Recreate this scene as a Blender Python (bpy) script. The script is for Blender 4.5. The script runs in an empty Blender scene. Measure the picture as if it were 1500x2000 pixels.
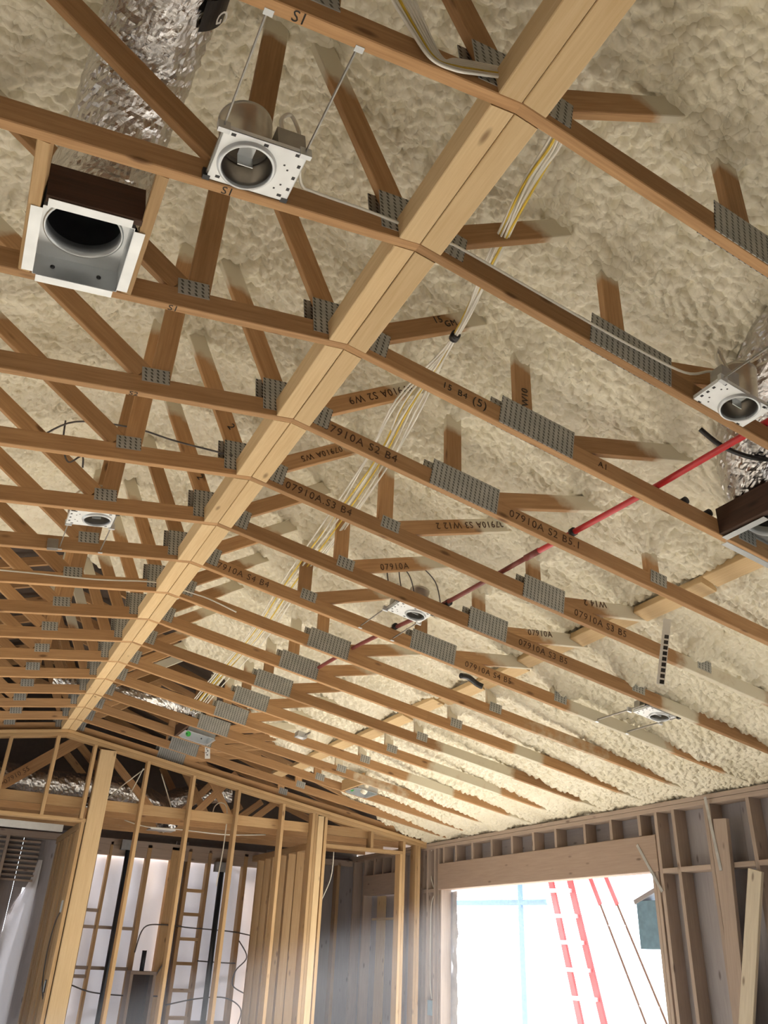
import bpy, bmesh, math, random
import numpy as np
from mathutils import Matrix, Vector
random.seed(7); rng = np.random.default_rng(7)
SC = bpy.context.scene
COL = SC.collection

# ------------------------------------------------------------------ camera
yaw, pit, rol, FPX = 0.4474, 0.4999, 0.0466, 1584.9
fw = Vector((math.sin(yaw)*math.cos(pit), math.cos(yaw)*math.cos(pit), math.sin(pit)))
rt = Vector((math.cos(yaw), -math.sin(yaw), 0)); up = rt.cross(fw)
r2 = rt*math.cos(rol)+up*math.sin(rol); u2 = -rt*math.sin(rol)+up*math.cos(rol)
cd = bpy.data.cameras.new('camera'); cam = bpy.data.objects.new('camera', cd); COL.objects.link(cam)
cd.sensor_fit = 'HORIZONTAL'; cd.sensor_width = 36; cd.lens = 36*FPX/1500; cd.clip_start = .02; cd.clip_end = 400
cam.matrix_world = Matrix(((r2.x, u2.x, -fw.x, -0.9592), (r2.y, u2.y, -fw.y, -0.5875), (r2.z, u2.z, -fw.z, 1.6492), (0, 0, 0, 1)))
SC.camera = cam

# ------------------------------------------------------------------ sky, sun, exposure
W = bpy.data.worlds.new('sky'); SC.world = W; W.use_nodes = True
bg = W.node_tree.nodes['Background']; bg.inputs[0].default_value = (.86, .93, 1, 1); bg.inputs[1].default_value = 5.0
sd = bpy.data.lights.new('sun', 'SUN'); sun = bpy.data.objects.new('sun', sd); COL.objects.link(sun)
sd.energy = 58; sd.angle = .01; sd.color = (1, .97, .93)
sun.rotation_euler = Vector((-.90, -.20, -.235)).to_track_quat('-Z', 'Y').to_euler()
SC.view_settings.view_transform = 'Standard'; SC.view_settings.look = 'None'
SC.view_settings.gamma = 1; SC.view_settings.use_curve_mapping = False; SC.view_settings.exposure = -0.04
SC.cycles.max_bounces = 8; SC.cycles.diffuse_bounces = 5; SC.cycles.use_denoising = True

# ------------------------------------------------------------------ measures
S, H, T, D = 0.6096, 3.84, 0.038, 0.089      # truss spacing, underside of ridge, lumber thickness and depth
ML, MR = 0.1538, 0.1686                      # slopes of the bottom chords
XL, XR, YF, YB, YN = -5.6, 4.85, 9.70, 12.2, -4.0
def chord(x): return H - (MR*x if x > 0 else -ML*x)
def foam(x): return 4.77 - .333*abs(x+.62)
def sm(a, b, x): 
    t = min(1, max(0, (x-a)/(b-a))); return t*t*(3-2*t)

# ------------------------------------------------------------------ materials
class NT:
    def __init__(s, name):
        s.m = bpy.data.materials.new(name); s.m.use_nodes = True; s.t = s.m.node_tree; s.b = s.t.nodes['Principled BSDF']
    def n(s, typ, **k):
        x = s.t.nodes.new('ShaderNode'+typ)
        for a, v in k.items():
            if a.startswith('i_'):
                key = a[2:]; key = int(key) if key.isdigit() else key
                x.inputs[key].default_value = v
            else: setattr(x, a, v)
        return x
    def l(s, a, b): s.t.links.new(a, b)
    def math(s, op, a, b=None, c=None):
        x = s.n('Math', operation=op)
        for i, v in enumerate((a, b, c)):
            if v is None: continue
            if isinstance(v, (int, float)): x.inputs[i].default_value = v
            else: s.l(v, x.inputs[i])
        return x.outputs[0]
    def mix(s, f, a, b, bt='MIX'):
        x = s.n('MixRGB', blend_type=bt)
        for i, v in enumerate((f, a, b)):
            if isinstance(v, (int, float)): x.inputs[i].default_value = v
            elif isinstance(v, tuple): x.inputs[i].default_value = (*v, 1)
            else: s.l(v, x.inputs[i])
        return x.outputs[0]
    def ramp(s, f, *stops):
        x = s.n('ValToRGB'); e = x.color_ramp.elements
        while len(e) < len(stops): e.new(.5)
        for el, (p, c) in zip(e, stops): el.position = p; el.color = (*c, 1) if isinstance(c, tuple) else (c, c, c, 1)
        s.l(f, x.inputs[0]); return x.outputs[0]
    def coord(s, scale, rand=True):
        tc = s.n('TexCoord'); mp = s.n('Mapping'); mp.inputs['Scale'].default_value = scale
        s.l(tc.outputs['Object'], mp.inputs[0])
        if rand:
            oi = s.n('ObjectInfo'); v = s.n('VectorMath', operation='SCALE'); v.inputs[0].default_value = (37, 19, 53)
            s.l(oi.outputs['Random'], v.inputs['Scale']); s.l(v.outputs[0], mp.inputs['Location']); s.rnd = oi.outputs['Random']
        return mp.outputs[0]
FOAMC = (.80, .75, .60)
def wood(name, light, dark, spray=False, rough=.75, vary=.25):
    k = NT(name)
    co = k.coord((1.1, 16, 16))
    ns = k.n('TexNoise', i_Scale=3.0, i_Detail=6.0, i_Roughness=.62, i_Distortion=.35); k.l(co, ns.inputs['Vector'])
    g = k.n('TexNoise', i_Scale=9.0, i_Detail=3.0, i_Roughness=.6); k.l(k.coord((.5, 14, 14)), g.inputs['Vector'])
    f = k.math('ADD', k.math('MULTIPLY', ns.outputs[0], .55), k.math('MULTIPLY', g.outputs[0], .45))
    c = k.ramp(f, (.33, dark), (.66, light))
    co2 = k.coord((3.2, 9, 9))
    v = k.n('TexVoronoi', i_Scale=1.0); k.l(co2, v.inputs['Vector'])
    kn = k.ramp(v.outputs['Distance'], (.06, 1.0), (.14, 0.0))
    c = k.mix(k.math('MULTIPLY', kn, .8), c, (dark[0]*.35, dark[1]*.28, dark[2]*.25))
    tint = k.ramp(k.rnd, (0, (1-vary, 1-vary*1.1, 1-vary*1.2)), (.5, (1, 1, 1)), (1, (1+vary*.35, 1+vary*.3, 1+vary*.2)))
    c = k.mix(1.0, c, tint, 'MULTIPLY')
    if spray:
        at = k.n('Attribute', attribute_name='spray'); n2 = k.n('TexNoise', i_Scale=14.0, i_Detail=4.0); k.l(k.coord((1, 1, 1)), n2.inputs['Vector'])
        m = k.math('ADD', at.outputs['Fac'], k.math('MULTIPLY', k.math('SUBTRACT', n2.outputs[0], .5), .55))
        m = k.ramp(m, (.38, 0.0), (.66, 1.0))
        c = k.mix(m, c, (FOAMC[0]*.86, FOAMC[1]*.85, FOAMC[2]*.84))
    k.l(c, k.b.inputs['Base Color']); k.b.inputs['Roughness'].default_value = rough
    k.b.inputs['Specular IOR Level'].default_value = .25
    bp = k.n('Bump', i_Strength=.15, i_Distance=.002); k.l(f, bp.inputs['Height']); k.l(bp.outputs[0], k.b.inputs['Normal'])
    return k.m
def plain(name, col, rough=.6, metal=0.0, bump=0, scale=20, stretch=(1, 1, 1), var=.15, bdist=.003):
    k = NT(name); co = k.coord(stretch)
    ns = k.n('TexNoise', i_Scale=float(scale), i_Detail=5.0); k.l(co, ns.inputs['Vector'])
    c = k.ramp(ns.outputs[0], (.3, tuple(x*(1-var) for x in col)), (.7, tuple(min(1, x*(1+var)) for x in col)))
    k.l(c, k.b.inputs['Base Color']); k.b.inputs['Roughness'].default_value = rough; k.b.inputs['Metallic'].default_value = metal
    if bump:
        bp = k.n('Bump', i_Strength=bump, i_Distance=bdist); k.l(ns.outputs[0], bp.inputs['Height']); k.l(bp.outputs[0], k.b.inputs['Normal'])
    return k.m
M = {}
M['lumber'] = wood('pine_lumber', (.55, .335, .17), (.37, .205, .09), True)
M['block'] = wood('fresh_pine', (.72, .545, .32), (.61, .43, .225), False, vary=.15)
M['stud'] = wood('stud_pine', (.58, .40, .215), (.44, .28, .135), False)
M['greyed'] = wood('glare_grey_stud', (.45, .36, .30), (.34, .27, .225), False, vary=.2)  # stud wood with the grey veil of lens glare mixed into its colour
M['dark_wood'] = wood('dark_stained_board', (.10, .055, .035), (.05, .027, .018), False)
M['sheath'] = wood('sheathing', (.34, .315, .325), (.27, .25, .26), False, vary=.2)  # grey-lavender cast of the lens glare is part of this colour
M['ply'] = wood('plywood', (.62, .50, .30), (.50, .37, .2), False)
M['deck'] = plain('roof_deck', (.09, .065, .05), .9)
M['osb'] = plain('subfloor', (.56, .52, .455), .8, scale=30, var=.2)
M['ground'] = plain('ground', (.55, .52, .47), .9, scale=3)
M['galv'] = plain('galvanised_steel', (.66, .69, .71), .42, .7, var=.08, scale=12)
M['pan'] = plain('white_steel_pan', (.86, .89, .90), .4, .1, var=.05)
M['steel_dark'] = plain('dull_steel', (.36, .35, .33), .4, .8)
M['can'] = plain('can_steel', (.55, .52, .47), .3, .9, var=.1)
M['black'] = plain('black_plastic', (.015, .015, .017), .4)
M['pipe'] = plain('black_pipe', (.012, .014, .018), .35)
M['grey'] = plain('grey_putty', (.30, .31, .33), .6)
M['red'] = plain('red_pipe', (.55, .03, .035), .35, var=.05)
M['shaded_red'] = plain('shaded_red_pipe', (.22, .05, .04), .45, var=.1)  # shade on the deeper pipe stretch painted as darker red; fitting shares it
M['ladder'] = plain('red_fibreglass', (.46, .025, .025), .4)
M['alum'] = plain('aluminium', (.75, .76, .78), .35, .7)
M['cable'] = plain('white_cable', (.80, .78, .70), .45, var=.05)
M['yellow'] = plain('yellow_cable', (.72, .52, .06), .45)
M['dcable'] = plain('dark_cable', (.10, .09, .09), .5)
M['ink'] = plain('ink', (.085, .04, .02), .9)
M['blackink'] = plain('black_ink', (.03, .025, .02), .9)
M['green'] = plain('green_sticker', (.05, .42, .06), .5)
M['paper'] = plain('white_paper', (.82, .82, .80), .7, var=.03)
M['blue'] = plain('blue_panel', (.16, .27, .36), .6)
M['scaf'] = plain('blue_scaffold', (.11, .19, .33), .5)
M['film'] = plain('grey_film', (.55, .56, .60), .3, .5, bump=.6, scale=9, bdist=.02)
M['strap'] = plain('strap_steel', (.55, .56, .56), .4, .6)
def foil():
    k = NT('foil'); k.b.inputs['Metallic'].default_value = 1; k.b.inputs['Roughness'].default_value = .13
    k.b.inputs['Base Color'].default_value = (.66, .65, .645, 1)
    co = k.coord((1, 1, 1)); a = k.n('TexNoise', i_Scale=16.0, i_Detail=6.0, i_Roughness=.7, i_Distortion=1.5); k.l(co, a.inputs['Vector'])
    v = k.n('TexVoronoi', i_Scale=34.0); k.l(co, v.inputs['Vector'])
    h = k.math('ADD', a.outputs[0], k.math('MULTIPLY', v.outputs['Distance'], .35))
    bp = k.n('Bump', i_Strength=.8, i_Distance=.006); k.l(h, bp.inputs['Height']); k.l(bp.outputs[0], k.b.inputs['Normal'])
    return k.m
M['foil'] = foil()
def foam_mat():
    k = NT('spray_foam'); co = k.coord((1, 1, 1), False)
    n1 = k.n('TexNoise', i_Scale=2.2, i_Detail=3.0); k.l(co, n1.inputs['Vector'])
    n2 = k.n('TexNoise', i_Scale=22.0, i_Detail=4.0); k.l(co, n2.inputs['Vector'])
    c = k.ramp(n1.outputs[0], (.3, (.77, .718, .56)), (.7, (.84, .793, .655)))
    c = k.mix(k.math('MULTIPLY', k.ramp(n2.outputs[0], (.55, 0.0), (.8, 1.0)), .3), c, (.66, .58, .40))
    k.l(c, k.b.inputs['Base Color']); k.b.inputs['Roughness'].default_value = .65; k.b.inputs['Specular IOR Level'].default_value = .3
    wn = k.n('TexNoise', i_Scale=12.0, i_Detail=2.0); k.l(co, wn.inputs['Vector'])
    v = k.n('TexVoronoi', i_Scale=34.0); k.l(k.mix(.04, co, wn.outputs['Color'], 'ADD'), v.inputs['Vector'])
    h = k.math('MULTIPLY', k.math('MULTIPLY', v.outputs['Distance'], v.outputs['Distance']), -1.0)
    bp = k.n('Bump', i_Strength=.8, i_Distance=.012); k.l(h, bp.inputs['Height']); k.l(bp.outputs[0], k.b.inputs['Normal'])
    return k.m
M['foam'] = foam_mat()
def plate_mat():
    k = NT('nail_plate'); tc = k.n('TexCoord'); sp = k.n('SeparateXYZ'); k.l(tc.outputs['Object'], sp.inputs[0])
    x, z = sp.outputs[0], sp.outputs[2]
    zi = k.math('DIVIDE', z, .0175); zf = k.math('FRACT', zi); row = k.math('MODULO', k.math('FLOOR', zi), 2)
    xi = k.math('FRACT', k.math('ADD', k.math('DIVIDE', x, .026), k.math('MULTIPLY', zf, .35)))
    a = k.math('MULTIPLY', k.math('LESS_THAN', k.math('ABSOLUTE', k.math('SUBTRACT', xi, .5)), .16), k.math('LESS_THAN', k.math('ABSOLUTE', k.math('SUBTRACT', zf, .5)), .33))
    n = k.n('TexNoise', i_Scale=15.0); k.l(tc.outputs['Object'], n.inputs['Vector'])
    c = k.ramp(n.outputs[0], (.3, (.36, .37, .36)), (.7, (.48, .48, .46)))
    c = k.mix(k.math('MULTIPLY', a, .92), c, (.05, .048, .04))
    k.l(c, k.b.inputs['Base Color']); k.b.inputs['Metallic'].default_value = .35; k.b.inputs['Roughness'].default_value = .5
    bp = k.n('Bump', i_Strength=.6, i_Distance=.003, invert=True); k.l(a, bp.inputs['Height']); k.l(bp.outputs[0], k.b.inputs['Normal'])
    return k.m
M['plate'] = plate_mat()
def wrap_mat():
    k = NT('house_wrap'); co = k.coord((1, 1, 1), False)
    n = k.n('TexNoise', i_Scale=5.0, i_Detail=4.0); k.l(co, n.inputs['Vector'])
    d = k.n('BsdfDiffuse'); d.inputs[0].default_value = (.75, .74, .78, 1); tr = k.n('BsdfTranslucent'); tr.inputs[0].default_value = (.72, .72, .82, 1)
    mx = k.n('MixShader'); mx.inputs[0].default_value = .058; k.l(d.outputs[0], mx.inputs[1]); k.l(tr.outputs[0], mx.inputs[2])
    bp = k.n('Bump', i_Strength=.5, i_Distance=.02); k.l(n.outputs[0], bp.inputs['Height']); k.l(bp.outputs[0], d.inputs['Normal'])
    k.l(mx.outputs[0], k.t.nodes['Material Output'].inputs[0]); return k.m
M['wrap'] = wrap_mat()
def net_mat():
    k = NT('debris_net'); tc = k.n('TexCoord'); sp = k.n('SeparateXYZ'); k.l(tc.outputs['Object'], sp.inputs[0])
    f = lambda o: k.math('LESS_THAN', k.math('FRACT', k.math('DIVIDE', o, .05)), .3)
    m = k.math('MAXIMUM', f(sp.outputs[1]), f(sp.outputs[2]))
    tr = k.n('BsdfTransparent'); mx = k.n('MixShader'); m = k.math('MULTIPLY', m, .8); k.l(m, mx.inputs[0]); k.l(tr.outputs[0], mx.inputs[1]); k.l(k.b.outputs[0], mx.inputs[2])
    k.b.inputs['Base Color'].default_value = (.2, .16, .16, 1); k.l(mx.outputs[0], k.t.nodes['Material Output'].inputs[0]); return k.m
M['net'] = net_mat()
M['pale'] = wood('pale_plank', (.60, .54, .44), (.47, .41, .32), False)

# ------------------------------------------------------------------ building helpers
def link(o, parent=None, world=None):
    COL.objects.link(o)
    w = world if world is not None else Matrix()
    if parent is not None:
        o.parent = parent; o.matrix_basis = WM[parent.name].inverted() @ w
    else: o.matrix_basis = w
    WM[o.name] = w.copy()
    return o
WM = {}
def tag(o, label=None, cat=None, group=None, kind=None):
    for k_, v in (('label', label), ('category', cat), ('group', group), ('kind', kind)):
        if v: o[k_] = v
    return o
def thing(name, label, cat, loc=(0, 0, 0), group=None):
    return tag(link(bpy.data.objects.new(name, None), None, Matrix.Translation(loc)), label, cat, group)
def struct(name, loc=(0, 0, 0)):
    return tag(link(bpy.data.objects.new(name, None), None, Matrix.Translation(loc)), kind='structure')
def mesh(name, vs, fs, mat, parent=None, world=None, smooth=False):
    me = bpy.data.meshes.new(name); me.from_pydata([tuple(v) for v in vs], [], fs); me.materials.append(mat)
    if smooth: me.polygons.foreach_set('use_smooth', [True]*len(me.polygons))
    me.update(); return link(bpy.data.objects.new(name, me), parent, world)
CACHE = {}
def prof(w, t, c):
    a, b = t/2, w/2
    return [(-a+c, -b), (a-c, -b), (a, -b+c), (a, b-c), (a-c, b), (-a+c, b), (-a, b-c), (-a, -b+c)]
def board_mesh(L, w, t, c, mat, segs, cut=(0, 0)):
    key = (round(L, 3), w, t, c, mat.name, segs, cut)
    if key in CACHE: return CACHE[key]
    P = prof(w, t, c); vs = []; fs = []
    for i in range(segs+1):
        for (y, z) in P:
            x = L*i/segs
            x += (cut[0]*z)*(1-i/segs) + cut[1]*z*(i/segs)
            vs.append((x, y, z))
    for i in range(segs):
        for j in range(8):
            a, b = i*8+j, i*8+(j+1) % 8; fs.append((a, b, b+8, a+8))
    fs.append(tuple(range(7, -1, -1))); fs.append(tuple(segs*8+j for j in range(8)))
    me = bpy.data.meshes.new('lumber'); me.from_pydata(vs, [], fs); me.materials.append(mat); me.update()
    if segs == 1: CACHE[key] = me
    return me
def frame(p0, p1, upv):
    x = (Vector(p1)-Vector(p0)).normalized(); z = Vector(upv); z = (z-x*z.dot(x)).normalized(); y = z.cross(x)
    return Matrix(((x.x, y.x, z.x, p0[0]), (x.y, y.y, z.y, p0[1]), (x.z, y.z, z.z, p0[2]), (0, 0, 0, 1)))
def board(name, p0, p1, w, t, mat, parent=None, upv=(0, 0, 1), c=.003, segs=1, spray=None, cut=(0, 0)):
    """a stick of lumber whose axis runs p0-p1; w along upv, t across"""
    L = (Vector(p1)-Vector(p0)).length; F = frame(p0, p1, upv)
    me = board_mesh(L, w, t, c, mat, segs if spray else 1, cut)
    if spray:
        at = me.attributes.new('spray', 'FLOAT', 'POINT')
        at.data.foreach_set('value', [spray(F @ v.co) for v in me.vertices])
    return link(bpy.data.objects.new(name, me), parent, F)
def box(name, a, b, mat, parent=None, c=.002):
    a, b = Vector(a), Vector(b); ce = (a+b)/2; d = b-a
    ax = max(range(3), key=lambda i: d[i])
    p0 = ce.copy(); p1 = ce.copy(); p0[ax] = a[ax]; p1[ax] = b[ax]
    if ax == 0: return board(name, p0, p1, d.z, d.y, mat, parent, (0, 0, 1), min(c, d.z/4, d.y/4))
    if ax == 1: return board(name, p0, p1, d.z, d.x, mat, parent, (0, 0, 1), min(c, d.z/4, d.x/4))
    return board(name, p0, p1, d.y, d.x, mat, parent, (0, 1, 0), min(c, d.x/4, d.y/4))
def smooth_path(pts, n=8):
    P = [Vector(p) for p in pts]; out = []
    for i in range(len(P)-1):
        a, b, c_, d = P[max(0, i-1)], P[i], P[i+1], P[min(len(P)-1, i+2)]
        for j in range(n):
            t = j/n
            out.append(.5*((2*b)+(c_-a)*t+(2*a-5*b+4*c_-d)*t*t+(3*b-a-3*c_+d)*t**3))
    out.append(P[-1]); return out
def tube(name, pts, r, mat, parent=None, n=8, cap=True, rad=None, wrinkle=0):
    P = [Vector(p) for p in pts]; vs = []; fs = []; z = Vector((.123, .31, .94))
    for i, p in enumerate(P):
        d = (P[min(i+1, len(P)-1)]-P[max(i-1, 0)]).normalized()
        z = (z-d*z.dot(d)).normalized(); y = d.cross(z); rr = rad[i] if rad else r
        for j in range(n):
            a = 2*math.pi*j/n
            q = rr*(1+wrinkle*rng.normal()*.5) if wrinkle else rr
            vs.append(p+(z*math.cos(a)+y*math.sin(a))*q)
    for i in range(len(P)-1):
        for j in range(n):
            fs.append((i*n+j, i*n+(j+1) % n, (i+1)*n+(j+1) % n, (i+1)*n+j))
    if cap: fs.append(tuple(range(n-1, -1, -1))); fs.append(tuple((len(P)-1)*n+j for j in range(n)))
    o0 = P[0]; return mesh(name, [v-o0 for v in vs], fs, mat, parent, Matrix.Translation(o0), True)
def text(name, body, size, F, mat, parent, space=1.0):
    cu = bpy.data.curves.new('stamp', 'FONT'); cu.body = body; cu.size = size; cu.space_character = space
    cu.extrude = .0004; cu.resolution_u = 3; cu.align_y = 'CENTER'
    tmp = bpy.data.objects.new('tmp', cu); COL.objects.link(tmp)
    me = bpy.data.meshes.new_from_object(tmp.evaluated_get(bpy.context.evaluated_depsgraph_get()))
    bpy.data.objects.remove(tmp); me.materials.clear(); me.materials.append(mat)
    return link(bpy.data.objects.new(name, me), parent, F)
def facing(p, xdir, zdir, flip=False):
    """matrix for flat print: local x along xdir, local y along zdir"""
    x = Vector(xdir).normalized(); y = Vector(zdir); y = (y-x*y.dot(x)).normalized()
    if flip: x, y = -x, -y
    n = x.cross(y)
    return Matrix(((x.x, y.x, n.x, p[0]), (x.y, y.y, n.y, p[1]), (x.z, y.z, n.z, p[2]), (0, 0, 0, 1)))

# ------------------------------------------------------------------ shell of the building
def slab(name, poly, y0, y1, mat, kind='structure', parent=None):
    """polygon in x-z pushed through y"""
    n = len(poly); vs = [(x, y0, z) for x, z in poly]+[(x, y1, z) for x, z in poly]
    fs = [tuple(range(n)), tuple(range(2*n-1, n-1, -1))]+[(i, i+n, (i+1) % n+n, (i+1) % n) for i in range(n)]
    return tag(mesh(name, vs, fs, mat, parent), kind=kind if parent is None else None)
slab('floor', [(XL-.1, -.02), (XR+.14, -.02), (XR+.14, 0), (XL-.1, 0)], YN-.1, YB+.2, M['osb'])
slab('ground', [(-60, -.3), (90, -.3), (90, -.12), (-60, -.12)], -60, 90, M['ground'])
dz = .27
slab('roof', [(XL-.5, foam(XL-.5)+dz), (-.62, foam(-.62)+dz), (XR+.5, foam(XR+.5)+dz), (XR+.5, foam(XR+.5)+dz+.03), (-.62, foam(-.62)+dz+.03), (XL-.5, foam(XL-.5)+dz+.03)], YN-.3, YB+.5, M['deck'])
def wall_panels(name, rects, axis, pos, th, mat):
    o = struct(name)
    for (a0, a1, z0, z1) in rects:
        if axis == 'x': box('sheathing_panel', (pos, a0, z0), (pos+th, a1, z1), mat, o)
        else: box('sheathing_panel', (a0, pos, z0), (a1, pos+th, z1), mat, o)
    return o
# unseen left and rear walls: left openings made up for sky light, rear closed
LW = [(-4, .2, 0, 3.3), (3.2, 3.9, 0, 3.3), (6.9, 7.4, 0, 3.3), (9.2, 12.4, 0, 3.3), (.2, 3.2, 0, 3.3), (3.9, 6.9, 2.3, 3.3), (7.4, 9.2, 2.5, 3.3)]
wall_panels('wall_left', LW, 'x', XL-.12, .12, M['sheath'])
wall_panels('wall_rear', [(XL, XR+.14, 0, 3.3)], 'y', YN-.12, .12, M['sheath'])
gb = slab('wall_gable', [(XL, 3.3), (XR+.14, 2.95), (XR+.14, foam(XR)+dz), (-.62, foam(-.62)+dz), (XL, foam(XL)+dz)], YN-.12, YN, M['sheath'])

# right-hand wall with the big opening
wr = struct('wall_right', (XR, 0, 0))
TP = 3.0
for z in (TP, TP-.041): box('top_plate', (XR, YN, z-.038), (XR+.14, YB+.1, z), M['greyed'], wr)
box('bottom_plate', (XR, YN, 0), (XR+.14, .1, .038), M['greyed'], wr)
zt = TP-.079
def rstud(y, z0=.038, z1=None, mat='greyed', name='stud', t=.038): return box(name, (XR, y-t/2, z0), (XR+.14, y+t/2, z1 or zt), M[mat], wr)
for y in (5.40, 5.18, 4.80, 4.76, 4.34, 3.75, 3.15, 2.55, -.45, -1.05, -1.65, -2.25, -2.85, -3.45): rstud(y)
for y in (9.38, 9.48, 9.67, 9.80, 9.84, 10.15, 10.5, 11.62, 12.0): rstud(y)
box('header', (XR-.01, .8, 2.42), (XR+.13, 2.2, 2.73), M['greyed'], wr)  # unseen opening, added so sun reaches the floor near the camera
rstud(2.10)
rstud(5.46, 0, 2.42); rstud(5.50, 0, 2.42); rstud(9.32, 0, 2.42)
for y in (5.62, 6.02, 6.42, 6.90, 7.30, 7.71, 8.13, 8.56, 8.95, 9.25): rstud(y, 2.735, zt, name='cripple_stud')
box('header', (XR-.012, 5.42, 2.42), (XR+.13, 9.37, 2.73), wood('header_beam', (.44, .34, .28), (.35, .26, .205), False), wr, .006)  # header colour lightened and greyed to carry the lens glare
box('header', (XR-.005, 10.5, 2.43), (XR+.13, 11.6, 2.70), M['greyed'], wr)
for y in (10.7, 11.0, 11.3): rstud(y, 2.70, zt, name='cripple_stud')
for a, b in ((5.20, 5.38), (4.82, 5.16), (4.36, 4.74), (3.77, 4.32), (3.17, 3.73), (9.50, 9.65), (9.69, 9.82)):
    box('blocking', (XR, a, 2.40), (XR+.14, b, 2.44), M['greyed'], wr)
y = YN
while y < 5.4:
    y1 = min(y+.61, 5.44); box('sheathing_panel', (XR+.141, y, 0 if y < .8 or y > 1.6 else 2.45), (XR+.153, y1, TP), M['sheath'], wr); y = y1
for a, b in ((9.3, 9.84), (9.84, 10.5), (11.6, 12.3)): box('sheathing_panel', (XR+.141, a, 0), (XR+.153, b, TP), M['sheath'], wr)
y = 5.44
while y < 9.3: box('sheathing_panel', (XR+.141, y, 2.45), (XR+.153, y+.617, TP), M['sheath'], wr); y += .617
box('sheathing_panel', (XR+.141, 10.5, 2.45), (XR+.153, 11.6, TP), M['sheath'], wr)
box('sheathing_panel', (XR+.16, 10.45, 0), (XR+.172, 11.65, 2.45), M['sheath'], wr)
box('plywood_strip', (XR+.13, 11.12, 0), (XR+.142, 11.40, 2.42), M['ply'], wr); box('plywood_strip', (XR+.13, 10.60, 0), (XR+.142, 10.80, 2.42), M['ply'], wr)
box('sill_strip', (XR+.10, 10.5, 2.10), (XR+.13, 11.5, 2.13), M['ply'], wr)
board('leaning_board', (XR-.02, 4.80, .0), (XR-.02, 4.62, 2.78), .14, .038, M['greyed'], wr, (0, 1, 0))
board('metal_strap', (XR-.043, 4.74, 2.97), (XR-.043, 4.68, 2.38), .03, .003, M['strap'], wr, (0, 1, 0), .0005)
board('metal_strap', (XR-.016, 5.66, 2.66), (XR-.016, 5.40, 2.25), .03, .003, M['strap'], wr, (0, 1, 0), .0005)

# far wall: sloped plates, tall studs, door opening at its left
wf = struct('wall_far', (0, YF, 0))
def fstud(x, z0=.0, z1=None, mat='stud', t=.038, d=.14, name='stud'):
    z1 = z1 if z1 else chord(x)-.08
    return box(name, (x-t/2, YF, z0), (x+t/2, YF+d, z1), M[mat], wf)
for dzz in (.001, .040):
    for x0, x1 in ((0, XL), (0, XR)):
        a = (x0, YF+.07, chord(x0)-dzz-.02); b = (x1, YF+.07, chord(x1)-dzz-.02)
        board('top_plate', a, b, .038, .14, M['stud'], wf)
for x in (-2.6, -2.1, -1.6, -1.09, -.587, -.085): fstud(x, 2.875)
fstud(.345, 2.875)
box('header', (XL, YF, 2.84), (.40, YF+.14, 2.878), M['stud'], wf)
post = box('post', (.405, YF-.015, 0), (.59, YF+.14, chord(.59)-.085), M['block'], wf, .008)
fstud(.375, 0, 2.84)
for x in (.993, 1.569, 2.161, 2.765): fstud(x)
for x in (3.185, 3.225): fstud(x, mat='stud')
box('post', (3.247, YF, 0), (3.325, YF+.14, chord(3.3)-.085), M['block'], wf); fstud(3.36)
fstud(4.47, 0, 2.84); fstud(4.51, 0); fstud(4.70, 0); fstud(4.74, 0)
box('header', (3.38, YF, 2.84), (4.49, YF+.14, 2.878), M['stud'], wf); fstud(4.03, 2.88)
for x0, x1 in ((XL, -.105), (-.065, .34), (.595, .97), (1.015, 1.545), (1.59, 2.14), (2.185, 2.745), (2.79, 3.16), (3.38, 4.45)):
    box('ledger', (x0, YF+.10, 3.0), (x1, YF+.138, 3.115), M['stud'], wf)

# walls and rooms beyond
wb = struct('wall_back', (0, YB, 0))
def bstud(x, t=.038, z0=0, z1=2.9, mat='stud'): return box('stud', (x-t/2, YB-.14, z0), (x+t/2, YB, z1), M[mat], wb)
box('top_plate', (XL, YB-.14, 2.86), (XR, YB, 2.94), M['greyed'], wb)
box('header', (.92, YB-.13, 2.73), (3.5, YB, 2.86), M['greyed'], wb)
for x, t in ((.93, .05), (1.13, .038), (1.66, .06), (2.06, .16), (2.25, .05), (2.55, .05), (3.10, .06), (3.40, .1), (3.62, .05), (3.95, .05), (4.3, .05), (4.62, .05)): bstud(x, t)
for z in (2.355, 2.05, 1.74, 1.44, 1.12, .80, .48): box('rung_block', (2.27, YB-.14, z-.02), (2.53, YB-.02, z+.02), M['stud'], wb)
for x0, x1, z in ((.95, 1.63, 1.83), (.95, 1.63, 1.35), (.95, 1.11, 2.03), (.95, 1.11, 1.25), (2.57, 3.08, .75)): box('blocking', (x0, YB-.12, z-.02), (x1, YB-.03, z+.02), M['greyed'], wb)
for x0, x1 in ((XL, -2), (-2, -.9), (-.9, -.02), (.26, .92), (2.06, 2.245), (3.46, 4.2), (4.2, XR+.1)): box('sheathing_panel', (x0, YB+.001, 0), (x1-.003, YB+.013, 3.0), M['sheath'], wb)
box('sheathing_panel', (-.02, YB+.001, 2.25), (.26, YB+.013, 3.0), M['sheath'], wb)
box('sheathing_panel', (-.02, YB+.001, 1.95), (.10, YB+.013, 2.25), M['sheath'], wb); box('sheathing_panel', (-.02, YB+.001, 0), (.03, YB+.013, 1.95), M['sheath'], wb)
for i in range(9): box('slat', (-1.6, YB-.06, 2.32+.06*i), (.20, YB-.035, 2.345+.06*i), M['greyed'], wb)
box('stud', (-.25, YB-.14, 0), (-.21, YB-.03, 2.9), M['greyed'], wb); box('stud', (-.85, YB-.14, 0), (-.81, YB-.03, 2.9), M['greyed'], wb)
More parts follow.
